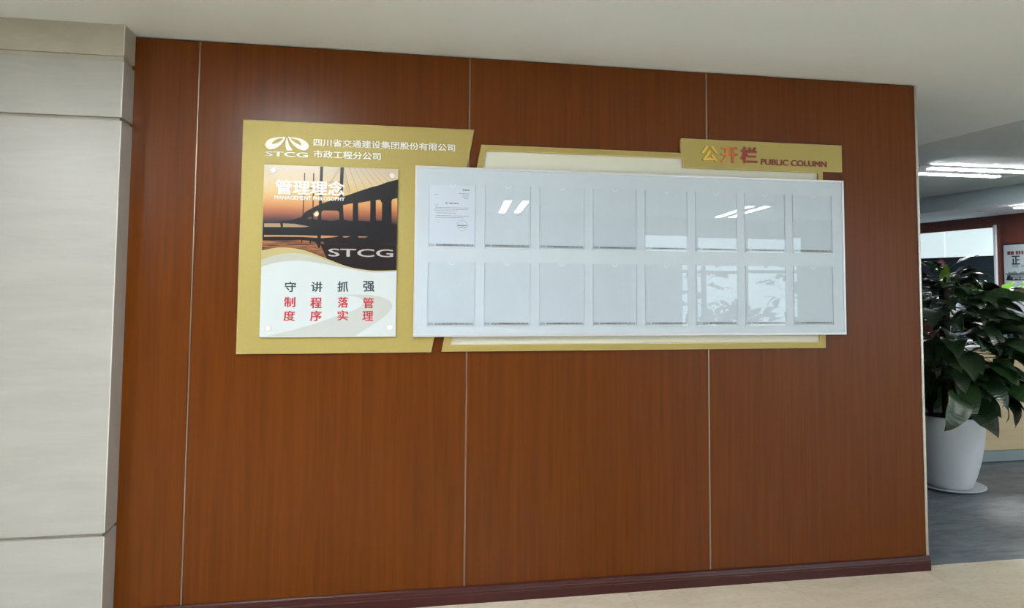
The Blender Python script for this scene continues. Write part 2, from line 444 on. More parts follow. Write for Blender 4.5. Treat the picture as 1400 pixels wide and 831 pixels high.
# --- floors
fl = boxo('floor', -3.2, 10.3, WIN_Y - .1, .054, -.12, -.012, plaster); tag(fl, kind='structure')
TX = [2.79 + .8 * k for k in range(-5, 4)]
ys = [.054, -.80, -1.60, -2.40, -3.20, -4.0]
for i in range(len(TX) - 1):
    for j in range(len(ys) - 1):
        boxo('floor_tile', TX[i] + .0006, TX[i + 1] - .0006, ys[j + 1] + .0006, ys[j] - .0006, -.012, 0, floor_m, fl)
boxo('floor_rest', -3.2, 10.2, WIN_Y, -4.0, -.012, 0, floor_m, fl)
boxo('floor_rest', TX[-1], 10.2, -4.0, .054, -.012, 0, floor_m, fl)
boxo('floor_rest', -3.2, TX[0], -4.0, .054, -.012, 0, floor_m, fl)
gf = boxo('floor', -3.2, 10.3, .055, 9.0, -.12, .0, grey_m); tag(gf, kind='structure')

# --- outer walls
w = boxo('wall_left', -3.3, -3.2, WIN_Y - .1, 9.0, 0, H, plaster); tag(w, kind='structure')
w = boxo('wall_back', -3.2, 10.3, 9.0, 9.1, 0, 2.9, plaster); tag(w, kind='structure')
wr = boxo('wall_right', 10.2, 10.35, WIN_Y - .1, 9.0, 0, 2.85, far_wood); tag(wr, kind='structure')
# window wall behind the camera: solid pieces around the opening 4.95..8.85 x .25..2.2
WX0, WX1, WZ0, WZ1 = 5.1, 7.95, .25, 2.26
VX0, VX1 = 8.6, 10.1
wf = boxo('wall_front', -3.2, WX0, WIN_Y - .15, WIN_Y, 0, H, plaster); tag(wf, kind='structure')
boxo('wall_pier', WX1, VX0, WIN_Y - .15, WIN_Y, 0, H, plaster, wf)
boxo('wall_pier', VX1, 10.2, WIN_Y - .15, WIN_Y, 0, H, plaster, wf)
boxo('wall_sill', VX0, VX1, WIN_Y - .15, WIN_Y, 0, WZ0, plaster, wf)
boxo('wall_lintel', VX0, VX1, WIN_Y - .15, WIN_Y, WZ1, H, plaster, wf)
boxo('wall_sill', WX0, WX1, WIN_Y - .15, WIN_Y, 0, WZ0, plaster, wf)
boxo('wall_lintel', WX0, WX1, WIN_Y - .15, WIN_Y, WZ1, H, plaster, wf)
for nm, xa, xb, n in (('window_1', WX0, WX1, 3), ('window_3', VX0, VX1, 2)):
    cx = (xa + xb) / 2; stp = (xb - xa) / n
    w1 = thing(nm, (cx, WIN_Y - .08, WZ0), None, None); tag(w1, kind='structure')
    bm = bmesh.new()
    for k in range(n + 1): box(bm, xa + stp * k - cx - .025, xa + stp * k - cx + .025, -.03, .03, 0, WZ1 - WZ0)
    for z in (0, 1.42, WZ1 - WZ0): box(bm, xa - cx, xb - cx, -.028, .028, z - .025, z + .025)
    link('window_frame', mesh(bm), win_frame, w1)
    for k in range(n):
        boxo('pane', xa + stp * k + .03, xa + stp * (k + 1) - .03, WIN_Y - .084, WIN_Y - .078, WZ0 + .03, WZ1 - .03, pane_m, w1)

# --- window band and dark glass on the far right wall
w2 = thing('window_2', (10.19, 7.9, 1.36), None, None); tag(w2, kind='structure')
panes = [(6.505, 7.50), (7.52, 8.30), (8.32, 8.92)]
for a, b in panes:
    boxo('frosted_pane', 10.175, 10.199, a, b, 1.925, 2.352, frost, w2)
boxo('window_frame', 10.165, 10.1995, 6.465, 6.502, .9, 2.39, frost_frame, w2, .003)
boxo('glazing_bar', 10.172, 10.1995, 6.51, 8.95, 1.905, 1.923, black_plastic, w2)
boxo('dark_pane', 10.178, 10.199, 6.505, 8.95, .9, 1.903, dark_glass, w2)
# round red emblem stuck on the dark glass
em = thing('round_sticker', (10.176, 7.60, 1.80), 'round red and white emblem on the dark glass above the big plant', 'sticker')
bm = lathe([(0, 0), (.085, 0), (.085, .002), (0, .002)], 32); me = mesh(bm)
o = link('disc', me, mat('emblem_pale', (.42, .40, .42), rough=.5), em); o.rotation_euler = (0, -math.pi / 2, 0)
bm = lathe([(.070, .002), (.10, .002), (.10, .004), (.070, .004), (.070, .002)], 32)
o = link('ring', mesh(bm), emblem_red, em); o.rotation_euler = (0, -math.pi / 2, 0)
bm = bmesh.new()
for k in range(3): box(bm, -.0045, -.002, -.04, .04, -.035 + .028 * k, -.022 + .028 * k)
box(bm, -.0045, -.002, -.008, .008, -.045, .048)
link('emblem_mark', mesh(bm), emblem_red, em)

# --- framed poster on the far right wall (faces -X)
po = thing('wall_poster', (10.195, 5.75, 1.44), 'pale calligraphy poster hanging on the red wood wall at the right edge', 'poster')
boxo('poster_frame', 10.17, 10.199, 5.13, 6.335, 1.415, 2.095, black_plastic, po, .003)
boxo('sheet', 10.165, 10.1695, 5.15, 6.315, 1.44, 2.072, poster_pap, po)
def on_right_wall(me_obj, y, z, x=10.163):
    me_obj.rotation_euler = (0, 0, -math.pi / 2)   # local +X -> -Y, local -Y -> -X
    me_obj.location = Vector((x, y, z)) - po.location
o = text_plate('calligraphy', '正', -.075, .075, -.065, .065, 0, .002, black_ink, None, bold=.03); o.parent = po; on_right_wall(o, 6.10, 1.842)
for k, (a, b) in enumerate([(0, .055), (.062, .117), (.15, .19), (.20, .235), (.25, .285)]):
    bm = bmesh.new(); box(bm, a, b, -.001, 0, 0, .052)
    o = link('header_print', mesh(bm), poster_red, po); on_right_wall(o, 6.245, 1.925)
bm = bmesh.new()
for zz in (0, .025):
    for a, b in ((0, .11), (.16, .27), (.3, .5)): box(bm, a, b, -.001, 0, zz, zz + .012)
o = link('caption_print', mesh(bm), poster_grey, po); on_right_wall(o, 6.165, 1.735)
o = plate('landscape_print', [[(0, 0), (0, .10), (.06, .085), (.12, .105), (.17, .07), (.24, .10), (.35, .085), (.5, .11), (.7, .09), (.9, .12), (1.1, .1), (1.1, 0)]], 0, -.001, poster_grey); o.parent = po; on_right_wall(o, 6.30 - .5, 1.655)
bm = bmesh.new()
box(bm, 0, 1.1, -.002, 0, .07, .085); box(bm, 0, 1.1, -.002, 0, -.015, .0)
rr = random.Random(3)
for k in range(14):
    a = .02 + k * .075; box(bm, a, a + rr.uniform(.02, .06), -.002, 0, 0, rr.uniform(.01, .04))
box(bm, .03, .09, -.002, 0, .0, .06)
o = link('dark_print', mesh(bm), black_ink, po); on_right_wall(o, 6.29, 1.56)

# ================================================================== LIGHTS
def ceiling_light(x, y, z, L, axis, label, m, gap=.115, off=0.0, group='twin tube ceiling lights', rot=0.0):
    t = thing('ceiling_light', (x, y, z), label, 'ceiling light', group)
    bm = bmesh.new(); w_ = gap + .05
    prof = [(-w_, -.004), (-w_, -.022), (-w_ + .02, -.03), (w_ - .02, -.03), (w_, -.022), (w_, -.004)]
    A = [bm.verts.new((-L / 2 - .03, a, b)) for a, b in prof]; B = [bm.verts.new((L / 2 + .03, a, b)) for a, b in prof]
    for i in range(6): bm.faces.new((A[i], A[(i + 1) % 6], B[(i + 1) % 6], B[i]))
    bm.faces.new(A); bm.faces.new(B[::-1]); bmesh.ops.recalc_face_normals(bm, faces=bm.faces)
    me = mesh(bm); h = link('housing', me, housing_m, t)
    parts = [h]
    for s in (-1, 1):
        bm = bmesh.new(); box(bm, -L / 2 + s * off, L / 2 + s * off, s * gap - .047, s * gap + .047, -.034, -.0305)
        link('light_strip', mesh(bm), m, t)
    t.rotation_euler = (0, 0, (math.pi / 2 if axis == 'Y' else 0) + rot)
    return t
ceiling_light(.20, -2.15, H, 1.2, 'Y', 'twin tube ceiling light nearest the gold sign, ahead of the camera', tube_m)
ceiling_light(2.77, -7.12, H, 1.75, 'Y', 'twin tube ceiling light by the window wall, mirrored in the second pocket', tube_m, rot=.13)
ceiling_light(6.0, -6.6, H, 1.7, 'Y', 'twin tube ceiling light before the windows, mirrored in the sixth pocket', tube_m, rot=.17)
ceiling_light(-1.62, -3.65, H, 1.0, 'Y', 'twin tube ceiling light left of the camera beside the pillar', tube_m)
ceiling_light(-2.85, -6.3, H, 1.4, 'Y', 'twin tube ceiling light in the far left corner behind the camera', tube_m)
ceiling_light(7.35, 3.86, 2.76, 1.45, 'X', 'long twin tube light under the office ceiling, right of the wood wall', tube_m2, gap=.185, off=-.125, group='office ceiling lights')
ceiling_light(9.45, 4.75, H, .9, 'Y', 'second office light at the right edge, near the far wood wall', tube_m2, group='office ceiling lights')
ceiling_light(7.7, -1.2, 2.65, 1.4, 'X', 'added fill light over the passage right of the wood wall, outside the picture', tube_m2, group='office ceiling lights')  # added lamp out of view, brightens pot, floor and ceiling from the right
dl = thing('downlight', (9.46, 5.97, H), 'small dark round downlight in the pale ceiling strip of the office', 'downlight')
link('rim', mesh(lathe([(.05, -.001), (.07, -.001), (.07, -.006), (.05, -.006), (.05, -.001)], 24)), housing_m, dl)
link('lens', mesh(lathe([(0, -.001), (.05, -.001), (.05, -.004), (0, -.004)], 24)), vent_m, dl)

# ================================================================== GOLD SIGN, LEFT
GY = -.02
P2 = lambda px, py, y=GY: (wp(px, py, y).x, wp(px, py, y).z)
gs = thing('gold_sign', (.195, 0, 1.1376), 'tall gold sign board with white lettering at the left of the wood wall', 'sign')
plate('backboard', [[(.1953, 1.1376), (.1953, 2.1815), (1.2407, 2.1815), (1.0519, 1.1376)]], 0, GY, [gold, gold_edge], gs, bevel=.003)
LT = .004
def lt(name, s, r, **k):
    return text_plate(name, s, *r, GY, LT, [white_letters, letter_side], gs, **k)
lt('company_lettering', '四川省交通建设集团股份有限公司', rect_of(428.7, 622.3, 189.2, 199.8, GY), bold=.022)
lt('branch_lettering', '市政工程分公司', rect_of(428.7, 520.6, 205.3, 215.8, GY), bold=.022)
lt('initials_lettering', 'STCG', rect_of(362.6, 421.3, 206.6, 213.4, GY), bold=.03)
# emblem: two looped petals and a road between them
def LG(pts, y=GY): return [P2(360 + a / 20, 180 + b / 20, y) for a, b in pts]
petal_l = [(600, 150), (520, 145), (430, 152), (250, 178), (120, 240), (60, 330), (72, 420), (130, 470), (210, 485), (330, 460), (450, 390), (545, 285), (600, 195)]
hole_l = [(545, 188), (480, 185), (400, 200), (300, 250), (240, 335), (360, 318), (460, 272)]
petal_r = [(680, 130), (740, 158), (880, 165), (1050, 205), (1180, 285), (1240, 370), (1240, 440), (1180, 500), (1100, 515), (980, 480), (860, 400), (760, 290), (700, 190)]
hole_r = [(750, 192), (830, 198), (930, 225), (1000, 280), (1045, 372), (950, 345), (840, 280)]
road = [(650, 150), (675, 260), (712, 370), (760, 450), (802, 495), (780, 515), (640, 515), (612, 400), (608, 290), (632, 200)]
plate('emblem_petal', [smooth_loop(LG(petal_l), 3), smooth_loop(LG(hole_l), 3)], GY, GY - LT, [white_letters, letter_side], gs)
plate('emblem_petal', [smooth_loop(LG(petal_r), 3), smooth_loop(LG(hole_r), 3)], GY, GY - LT, [white_letters, letter_side], gs)
plate('emblem_road', [LG(road)], GY, GY - LT, [white_letters, letter_side], gs)

# ------------------------------------------------------------------ printed acrylic poster fixed in front of the gold sign
QY = -.0335
pp = thing('printed_panel', (.42, GY, 1.2), 'white poster panel with sunset bridge picture pinned on the gold sign', 'poster')
tl = wp(361, 223, QY); tr = wp(544, 233, QY); br = wp(541.5, 460.3, QY); bl = wp(354.7, 461, QY)
X0 = (tl.x + bl.x) / 2; X1 = (tr.x + br.x) / 2; Z1 = (tl.z + tr.z) / 2; Z0 = (bl.z + br.z) / 2
plate('panel', [[(X0, Z0), (X0, Z1), (X1, Z1), (X1, Z0)]], QY + .004, QY, [print_white, white_letters], pp, bevel=.0006)
Z7 = lambda x, y: P2(355 + x / 6.923, 220 + y / 6.923, QY)
Z8 = lambda x, y: P2(350 + x / 5.935, 330 + y / 5.935, QY)
def clampx(p): return (min(max(p[0], X0 + .0005), X1 - .0005), min(max(p[1], Z0 + .0005), Z1 - .0005))
def layer(name, loops, m, k):
    return plate(name, [[clampx(p) for p in lp] for lp in loops], QY - .0002 * k, QY - .0002 * (k + 1), m, pp)
photo_low = smooth_line([Z8(40, 76), Z8(130, 56), Z8(230, 49), Z8(350, 62), Z8(450, 92), Z8(600, 150), Z8(750, 205), Z8(900, 232), Z8(1000, 237), Z8(1150, 233)])
gold_low = smooth_line([Z8(40, 150), Z8(150, 113), Z8(280, 94), Z8(400, 104), Z8(500, 128), Z8(620, 172), Z8(760, 214), Z8(900, 238), Z8(1000, 243), Z8(1150, 237)])
beige_low = smooth_line([Z8(40, 207), Z8(150, 175), Z8(300, 155), Z8(430, 163), Z8(600, 192), Z8(760, 224), Z8(900, 248), Z8(1000, 253), Z8(1150, 243)])
layer('wave_beige_print', [gold_low[:] + beige_low[::-1]], print_beige, 0)
layer('wave_gold_print', [photo_low[:] + gold_low[::-1]], print_gold, 0)
swirl = smooth_line([Z8(700, 430), Z8(900, 432), Z8(1030, 455), Z8(1100, 500), Z8(1090, 560), Z8(1000, 640), Z8(800, 770)]) + [Z8(90, 772)] + smooth_line([Z8(90, 770), Z8(400, 690), Z8(700, 590), Z8(830, 540), Z8(870, 490), Z8(830, 455), Z8(700, 430)])
layer('swirl_print', [swirl[:-1]], print_pale, 0)
zt = Z1; zh = Z7(60, 545)[1]; zc = (zt + zh) / 2
# the sky: one sheet whose ink runs from cream over orange to dusk
sky_z0 = Z7(30, 600)[1]
hgt = (Z1 - sky_z0)
sky_mat = ramp_mat('poster_sky_print', 2, -hgt / 2, hgt / 2,
                   [(0.0, (.040, .025, .030)), (.085, (.050, .028, .034)), (.15, (.14, .055, .05)), (.26, (.38, .13, .060)), (.40, (.62, .30, .11)), (.58, (.66, .48, .22)), (.78, (.64, .52, .33)), (1, (.56, .49, .40))], wob=((6, 1, 20), .010))
layer('sky_print', [[(X0, sky_z0), (X0, Z1), (X1, Z1), (X1, sky_z0)]], sky_mat, 0)
wt = sky_z0; wb = min(p[1] for p in photo_low)
hw = wt - wb
water_mat = ramp_mat('poster_water_print', 0, 0, 1, [(0, (.02, .016, .02)), (1, (.02, .016, .02))])
N, L, b = nodes(water_mat)
noise_color(water_mat, (9, 1, 150), (.030, .020, .020), (.42, .17, .07), detail=4, lo=.38, hi=.66, rnd=False)
layer('water_print', [[(X0, wt), (X1, wt)] + photo_low[::-1]], water_mat, 0)
# dark bands of shore and the two light strips
dk = [Z7(28, 575), Z7(120, 582), Z7(300, 560), Z7(395, 530), Z7(412, 500), Z7(440, 478), Z7(510, 438), Z7(600, 398), Z7(700, 366), Z7(820, 328), Z7(930, 290), Z7(1050, 250), Z7(1130, 230), Z7(1200, 203), Z7(1330, 175),
      Z7(1330, 760), Z7(1150, 762), Z7(1140, 800), Z7(1100, 800), Z7(1098, 765), Z7(1040, 765), Z7(1035, 800), Z7(930, 798), Z7(925, 765), Z7(865, 765), Z7(862, 785), Z7(790, 782), Z7(785, 765), Z7(745, 762), Z7(740, 778), Z7(580, 762), Z7(572, 822), Z7(556, 822), Z7(530, 770), Z7(490, 760), Z7(480, 790), Z7(470, 755), Z7(405, 750), Z7(400, 795), Z7(392, 748), Z7(150, 755), Z7(28, 752)]
holes = [[Z7(585, 555), Z7(583, 500), Z7(590, 476), Z7(610, 468), Z7(735, 470), Z7(752, 485), Z7(755, 555), Z7(680, 568)],
         [Z7(790, 418), Z7(882, 400), Z7(880, 572), Z7(796, 556)],
         [Z7(932, 398), Z7(1048, 378), Z7(1045, 572), Z7(934, 566)],
         [Z7(1100, 372), Z7(1138, 366), Z7(1158, 400), Z7(1156, 566), Z7(1100, 562)],
         [Z7(1248, 385), Z7(1256, 362), Z7(1304, 352), Z7(1302, 606), Z7(1250, 590)],
         [Z7(505, 495), Z7(545, 465), Z7(562, 490), Z7(548, 556), Z7(510, 552)],
         [Z7(450, 548), Z7(468, 528), Z7(490, 530), Z7(494, 550)],
         [Z7(42, 590), Z7(195, 590), Z7(200, 625), Z7(42, 624)],
         [Z7(220, 590), Z7(330, 595), Z7(470, 620), Z7(400, 628), Z7(220, 625)],
         [Z7(42, 700), Z7(390, 703), Z7(545, 708), Z7(548, 728), Z7(400, 718), Z7(150, 716), Z7(42, 718)],
         [Z7(580, 705), Z7(750, 712), Z7(700, 722), Z7(580, 730)],
         [Z7(788, 712), Z7(862, 714), Z7(820, 724), Z7(790, 722)],
         [Z7(932, 714), Z7(1030, 716), Z7(1000, 724), Z7(934, 724)]]
layer('glow_print', [[Z7(28, 588), Z7(470, 588), Z7(470, 626), Z7(28, 626)]], mat('poster_far_shore', (.34, .25, .16), rough=.25), 1)
layer('reflection_print', [[Z7(28, 698), Z7(1060, 700), Z7(1060, 732), Z7(28, 732)]], mat('poster_sun_path', (.52, .27, .13), rough=.25), 1)
layer('sun_print', [smooth_loop([Z7(515, 500), Z7(545, 478), Z7(560, 500), Z7(545, 522), Z7(522, 520)], 3)], print_sun, 1)
layer('bridge_print', [dk] + holes, print_dark, 2)
layer('dark_water_print', [[Z7(600, 758), Z7(1330, 758), Z7(1330, 784), Z7(612, 784)]], mat('poster_dark_water', (.016, .013, .015), rough=.25, spec=.3), 1)
# lower right water stays dark
low = [p for p in photo_low if p[0] > Z8(560, 140)[0]]
layer('dark_water_print', [[Z8(520, 20), Z8(1160, 20)] + low[::-1]], MATS['poster_dark_water'], 1)
# pylons and cables
def strip(a, b, w):
    (x0, z0), (x1, z1) = a, b; dx, dz = x1 - x0, z1 - z0; l = math.hypot(dx, dz); nx, nz = -dz / l * w / 2, dx / l * w / 2
    return [(x0 + nx, z0 + nz), (x1 + nx, z1 + nz), (x1 - nx, z1 - nz), (x0 - nx, z0 - nz)]
k_ = 1 / 6.923 / 290
for a, b, w in (((588, 22), (575, 420), 27), ((782, 30), (770, 352), 30), ((427, 112), (410, 500), 9), ((512, 115), (505, 440), 10), ((420, 255), (505, 258), 8), ((560, 200), (790, 200), 3)):
    layer('pylon_print', [strip(Z7(*a), Z7(*b), w * k_)], print_dark, 3)
cables = [((800 + 48 * i, 36), (800 + 48 * i + d, y)) for i, (d, y) in enumerate([(60, 300), (85, 300), (120, 290), (150, 275), (160, 262), (165, 248), (170, 232), (175, 222), (200, 200)])]
cables += [((770 - 22 * i, 60 + 10 * i), (600 - 20 * i, 330 + 14 * i)) for i in range(2)] + [((800, 110 + 40 * i), (860 - 10 * i, 300 + 5 * i)) for i in range(3)]
for a, b in cables:
    layer('cable_print', [strip(Z7(*a), Z7(*b), 2.6 * k_)], print_line, 1)
def pr_text(name, s, r, m, k=4, **kw):
    return text_plate(name, s, *r, QY - .0002 * k, .0004, m, pp, **kw)
pr_text('headline', '管理理念', rect_of(376.4, 471.2, 244.6, 265.6, QY), white_letters, bold=.028)
pr_text('subtitle', 'MANAGEMENT PHILOSOPHY', rect_of(375.2, 471.4, 266.9, 272.2, QY), white_letters, bold=.02)
pr_text('silver_initials', 'STCG', rect_of(449.0, 537.6, 339.6, 350.5, QY), silver, bold=.015)
for s, a, b, t, u, m in (('守', 389.1, 404.9, 384.8, 399.1, navy_ink), ('讲', 425.2, 441, 384.8, 399.1, navy_ink), ('抓', 461.2, 476.4, 384.3, 399, navy_ink), ('强', 496.3, 512.1, 384, 398.8, navy_ink),
                         ('制', 388.4, 403.9, 405.8, 420.1, red_ink), ('程', 424.1, 440.1, 406.3, 421.4, red_ink), ('落', 461.7, 476.4, 405.8, 420.6, red_ink), ('管', 496.2, 511, 406.5, 421.5, red_ink),
                         ('度', 387.4, 403.6, 424.4, 438.7, red_ink), ('序', 423.8, 439.8, 424.4, 438.9, red_ink), ('实', 461.2, 476, 424, 438.2, red_ink), ('理', 495.3, 510.3, 425, 438.6, red_ink)):
    pr_text('slogan_character', s, rect_of(a, b, t, u, QY), m, k=1, bold=.026)
for px_, py_ in ((373.8, 233), (536.2, 240), (366.6, 449), (532.6, 447.6)):
    c = wp(px_, py_, QY)
    o = link('standoff_pin', mesh(lathe([(0, 0), (.011, 0), (.0125, .002), (.0125, .006), (.006, .0062), (.006, .0190), (0, .0190)], 24), smooth=False), [pin_m, pin_side], pp, Vector((c.x, QY - .0065, c.z)) - pp.location)
    o.rotation_euler = (-math.pi / 2, 0, 0)
    for p in o.data.polygons: p.material_index = 1 if abs(p.normal.z) < .5 else 0

# ================================================================== GOLD FRAME, RIGHT
gf_ = thing('gold_sign', (2.1, 0, 1.1403), 'long gold frame with cream backing behind the white notice board', 'sign')
Hh = lambda px, py: P2(px, py)
outer = [(1.0989, 1.1403), (1.2745, 2.1118), (2.2778, 2.1118), (2.2778, 2.180), (2.283, 2.1856), (3.1686, 2.1856), (3.1686, 2.0448), (3.0574, 2.0448), (3.0574, 1.1403)]
hole = [Hh(616.5, 471.3), Hh(664.8, 205.8), (Hh(933.2, 213.6)[0], Hh(664.8, 205.8)[1] - .0), Hh(934.2, 229.3), (Hh(1119.3, 236)[0], Hh(934.2, 229.3)[1]), (Hh(1121.5, 468)[0], Hh(616.5, 471.3)[1])]
plate('front_plate', [outer, hole], -.004, GY, [gold, gold_edge], gf_, bevel=.0028)
plate('cream_backing', [[(1.104, 1.146), (1.278, 2.106), (3.052, 2.106), (3.052, 1.146)]], 0, -.0042, cream, gf_)
enamel = ramp_mat('red_gold_enamel', 0, -.16, .16, [(0, (.62, .50, .05)), (.20, (.70, .47, .04)), (.36, (.62, .24, .04)), (.62, (.40, .055, .02)), (.80, (.24, .010, .018)), (1, (.20, .008, .014))], rough=.42, metal=.1)
enamel_side = mat('enamel_side', (.42, .22, .13), rough=.35)
r1 = rect_of(957.7, 979.3, 198.8, 221.6, GY); r3 = rect_of(1012.3, 1035.1, 199.6, 223, GY)
z_lo = (r1[2] + r3[2]) / 2; z_hi = (r1[3] + r3[3]) / 2
text_plate('title_lettering', '公开栏', r1[0], r3[1], z_lo, z_hi, GY, .007, [enamel, enamel_side], gf_, bold=.030, spacing=1.25)
maroon = mat('maroon_letters', (.16, .012, .012), rough=.4)
rp = rect_of(1040, 1129.7, 217.0, 225.2, GY)
text_plate('subtitle_lettering', 'PUBLIC COLUMN', rp[0], rp[1], rp[2], rp[3], GY, .004, [maroon, enamel_side], gf_, bold=.026)

# ================================================================== WHITE NOTICE BOARD
BX0, BX1, BZ0, BZ1 = .9657, 3.1604, 1.2096, 1.9979
BY = -.040
nb = thing('notice_board', ((BX0 + BX1) / 2, GY, BZ0), 'long white notice board with two rows of clear pockets', 'notice board')
boxo('board', BX0 + .0115, BX1 - .0115, BY + .002, GY - .001, BZ0 + .0115, BZ1 - .0115, board_m, nb)
fw = .0115
for (a, b, c, d) in ((BX0, BX1, BZ1 - fw, BZ1), (BX0, BX1, BZ0, BZ0 + fw), (BX0, BX0 + fw, BZ0 + fw + .0003, BZ1 - fw - .0003), (BX1 - fw, BX1, BZ0 + fw + .0003, BZ1 - fw - .0003)):
    boxo('frame_rail', a, b, BY - .001, GY - .0005, c, d, frame_m, nb, .0018)
# pockets
PW, PH, PITCHX, PX0 = .2195, .2952, .2629, 1.0286
ROWZ = (1.6206, 1.2577)
PYb = BY + .002 - .0003            # board face
d_pk = .0035                       # depth of a pocket
def pocket_sheet():
    n = 14; pts = [(-PW / 2, 0), (-PW / 2, PH)]
    for k in range(n + 1):
        a = math.pi + math.pi * k / n
        pts.append((.012 * math.cos(a), PH + .012 * math.sin(a)))
    pts += [(PW / 2, PH), (PW / 2, 0)]
    bm = bmesh.new()
    A = [bm.verts.new((x, -d_pk - .0015, z)) for x, z in pts]
    f = bm.faces.new(A)
    if f.normal.y > 0: f.normal_flip()
    f.normal_update()
    if f.normal.y > 0: bmesh.ops.reverse_faces(bm, faces=[f])
    bmesh.ops.triangulate(bm, faces=bm.faces)
    return mesh(bm)
sheet_me = pocket_sheet(); sheet_me.materials.append(acrylic)
bm = bmesh.new()
box(bm, -.0004, .0004, -d_pk - .0013, 0, 0, PH)
spacer_me = mesh(bm); spacer_me.materials.append(spacer_m)
bm = bmesh.new(); box(bm, -PW / 2 + .0014, PW / 2 - .0014, -d_pk - .0013, 0, 0, .002)
lip_me = mesh(bm); lip_me.materials.append(white_letters)
bm = bmesh.new()
for k in range(12):
    a0 = math.pi + math.pi * k / 12; a1 = math.pi + math.pi * (k + 1) / 12
    q_ = [(r_ * math.cos(a_), PH + r_ * math.sin(a_)) for r_, a_ in ((.0118, a0), (.0118, a1), (.0132, a1), (.0132, a0))]
    bm.faces.new([bm.verts.new((x_, -d_pk - .0017, z_)) for x_, z_ in q_])
bmesh.ops.remove_doubles(bm, verts=bm.verts, dist=1e-6)
rim_me = mesh(bm); rim_me.materials.append(white_letters)
# caption with small emblem, printed on the lower edge of every pocket
cap_o = text_plate('caption', '四川省交通建设集团股份有限公司市政工程分公司', -.074, .100, .0076, .0165, 0, .0003, black_ink, None, bold=.022)
cap_me = cap_o.data
for v in cap_me.vertices: v.co.x += cap_o.location.x; v.co.z += cap_o.location.z; v.co.y = -d_pk - .0018 + v.co.y * .3
bpy.data.objects.remove(cap_o)
def lg2(pts): return [(-.0945 + (a - 650) / 1200 * .022, .0125 - (b - 400) / 1200 * .022) for a, b in pts]
lo = plate('e', [lg2(petal_l), lg2(hole_l)], 0, .0004, grey_ink); lo2 = plate('e', [lg2(petal_r), lg2(hole_r)], 0, .0004, grey_ink); lo3 = plate('e', [lg2(road)], 0, .0004, grey_ink)
lo4 = text_plate('e', 'STCG', -.1045, -.0845, .0062, .0088, 0, .0003, grey_ink, None, bold=.02)
bm = bmesh.new()
for q in (lo, lo2, lo3, lo4):
    me = q.data
    for v in me.vertices:
        v.co.x += q.location.x; v.co.z += q.location.z; v.co.y = -d_pk - .0018 + v.co.y * .3
    bm.from_mesh(me); bpy.data.objects.remove(q)
emb_me = mesh(bm); emb_me.materials.append(grey_ink)
ORD = ['first', 'second', 'third', 'fourth', 'fifth', 'sixth', 'seventh', 'last']
ORD8 = ['leftmost', 'second', 'third', 'fourth', 'fifth', 'sixth', 'seventh', 'rightmost']
tilt = random.Random(11)
for r in range(2):
    for k in range(8):
        x = PX0 + PITCHX * k + PW / 2
        if (r, k) == (0, 0): lab = 'clear pocket holding a printed letter, leftmost in the top row'
        else: lab = 'empty clear pocket, %s from the left in the %s row' % (ORD[k], ('top', 'bottom')[r]) if 0 < k < 7 else \
                    'empty clear pocket at the %s end of the %s row' % (('left', 'right')[k == 7], ('top', 'bottom')[r])
        p = link('document_pocket', sheet_me, None, nb, Vector((x, PYb, ROWZ[r])) - nb.location)
        p['label'] = lab
        p.rotation_euler = (tilt.uniform(-.0015, .0015), 0, tilt.uniform(-.003, .003))
        link('edge', spacer_me, None, p, (-PW / 2 + .00065, 0, 0)); link('edge', spacer_me, None, p, (PW / 2 - .00065, 0, 0))
        for nme, me in (('notch_rim', rim_me), ('lip', lip_me), ('caption', cap_me), ('caption_emblem', emb_me)):
            link(nme, me, None, p)
# the letter in the first pocket
doc = thing('letter_sheet', (PX0 + .005, PYb - .0005, ROWZ[0] + .004), 'typed letter with a round stamp in the top left pocket', 'paper')
boxo('sheet', PX0 + .005, PX0 + .214, PYb - .0010, PYb - .0004, ROWZ[0] + .0045, ROWZ[0] + .2905, paper, doc)
bm = bmesh.new()
DZ = lambda py: wp(610, py, PYb).z
def dline(x0, x1, py, h=.0022, jag=None):
    a = wp(x0, py, PYb); b = wp(x1, py, PYb); z = a.z
    g = random.Random(int(x0 * py)); x = a.x
    while x < b.x:
        l = g.uniform(.006, .02); box(bm, x, min(x + l, b.x), PYb - .0013, PYb - .0010, z - h / 2, z + h / 2); x += l + g.uniform(.0008, .003)
for a, b, y in ((595, 641, 283.3), (594, 640, 285.5), (594, 626, 287.6), (596, 623, 290.8), (596, 641, 294.5), (594, 634, 297), (597, 599, 300.5), (599, 601, 303), (594, 599, 280), (594, 599, 265.4), (627, 641, 264.5), (631, 641, 266.8), (632, 641, 269), (635, 641, 271.3)):
    dline(a, b, y, .0020)
link('typed_lines', mesh(bm), grey_ink, doc, -doc.location)
bm = bmesh.new()
dline(632.5, 641.5, 259.8, .0042); dline(609, 612, 277.5, .0036); dline(614, 627, 277.8, .0036); dline(625.5, 638.5, 308.2, .0034); dline(627, 637, 310.5, .002)
link('heading', mesh(bm), black_ink, doc, -doc.location)
c = wp(632, 308.5, PYb)
o = link('stamp', mesh(lathe([(.0235, 0), (.0245, 0), (.0245, .0003), (.0235, .0003), (.0235, 0)], 28)), grey_ink, doc, Vector((c.x, PYb - .0010, c.z)) - doc.location)
o.rotation_euler = (math.pi / 2, 0, 0)

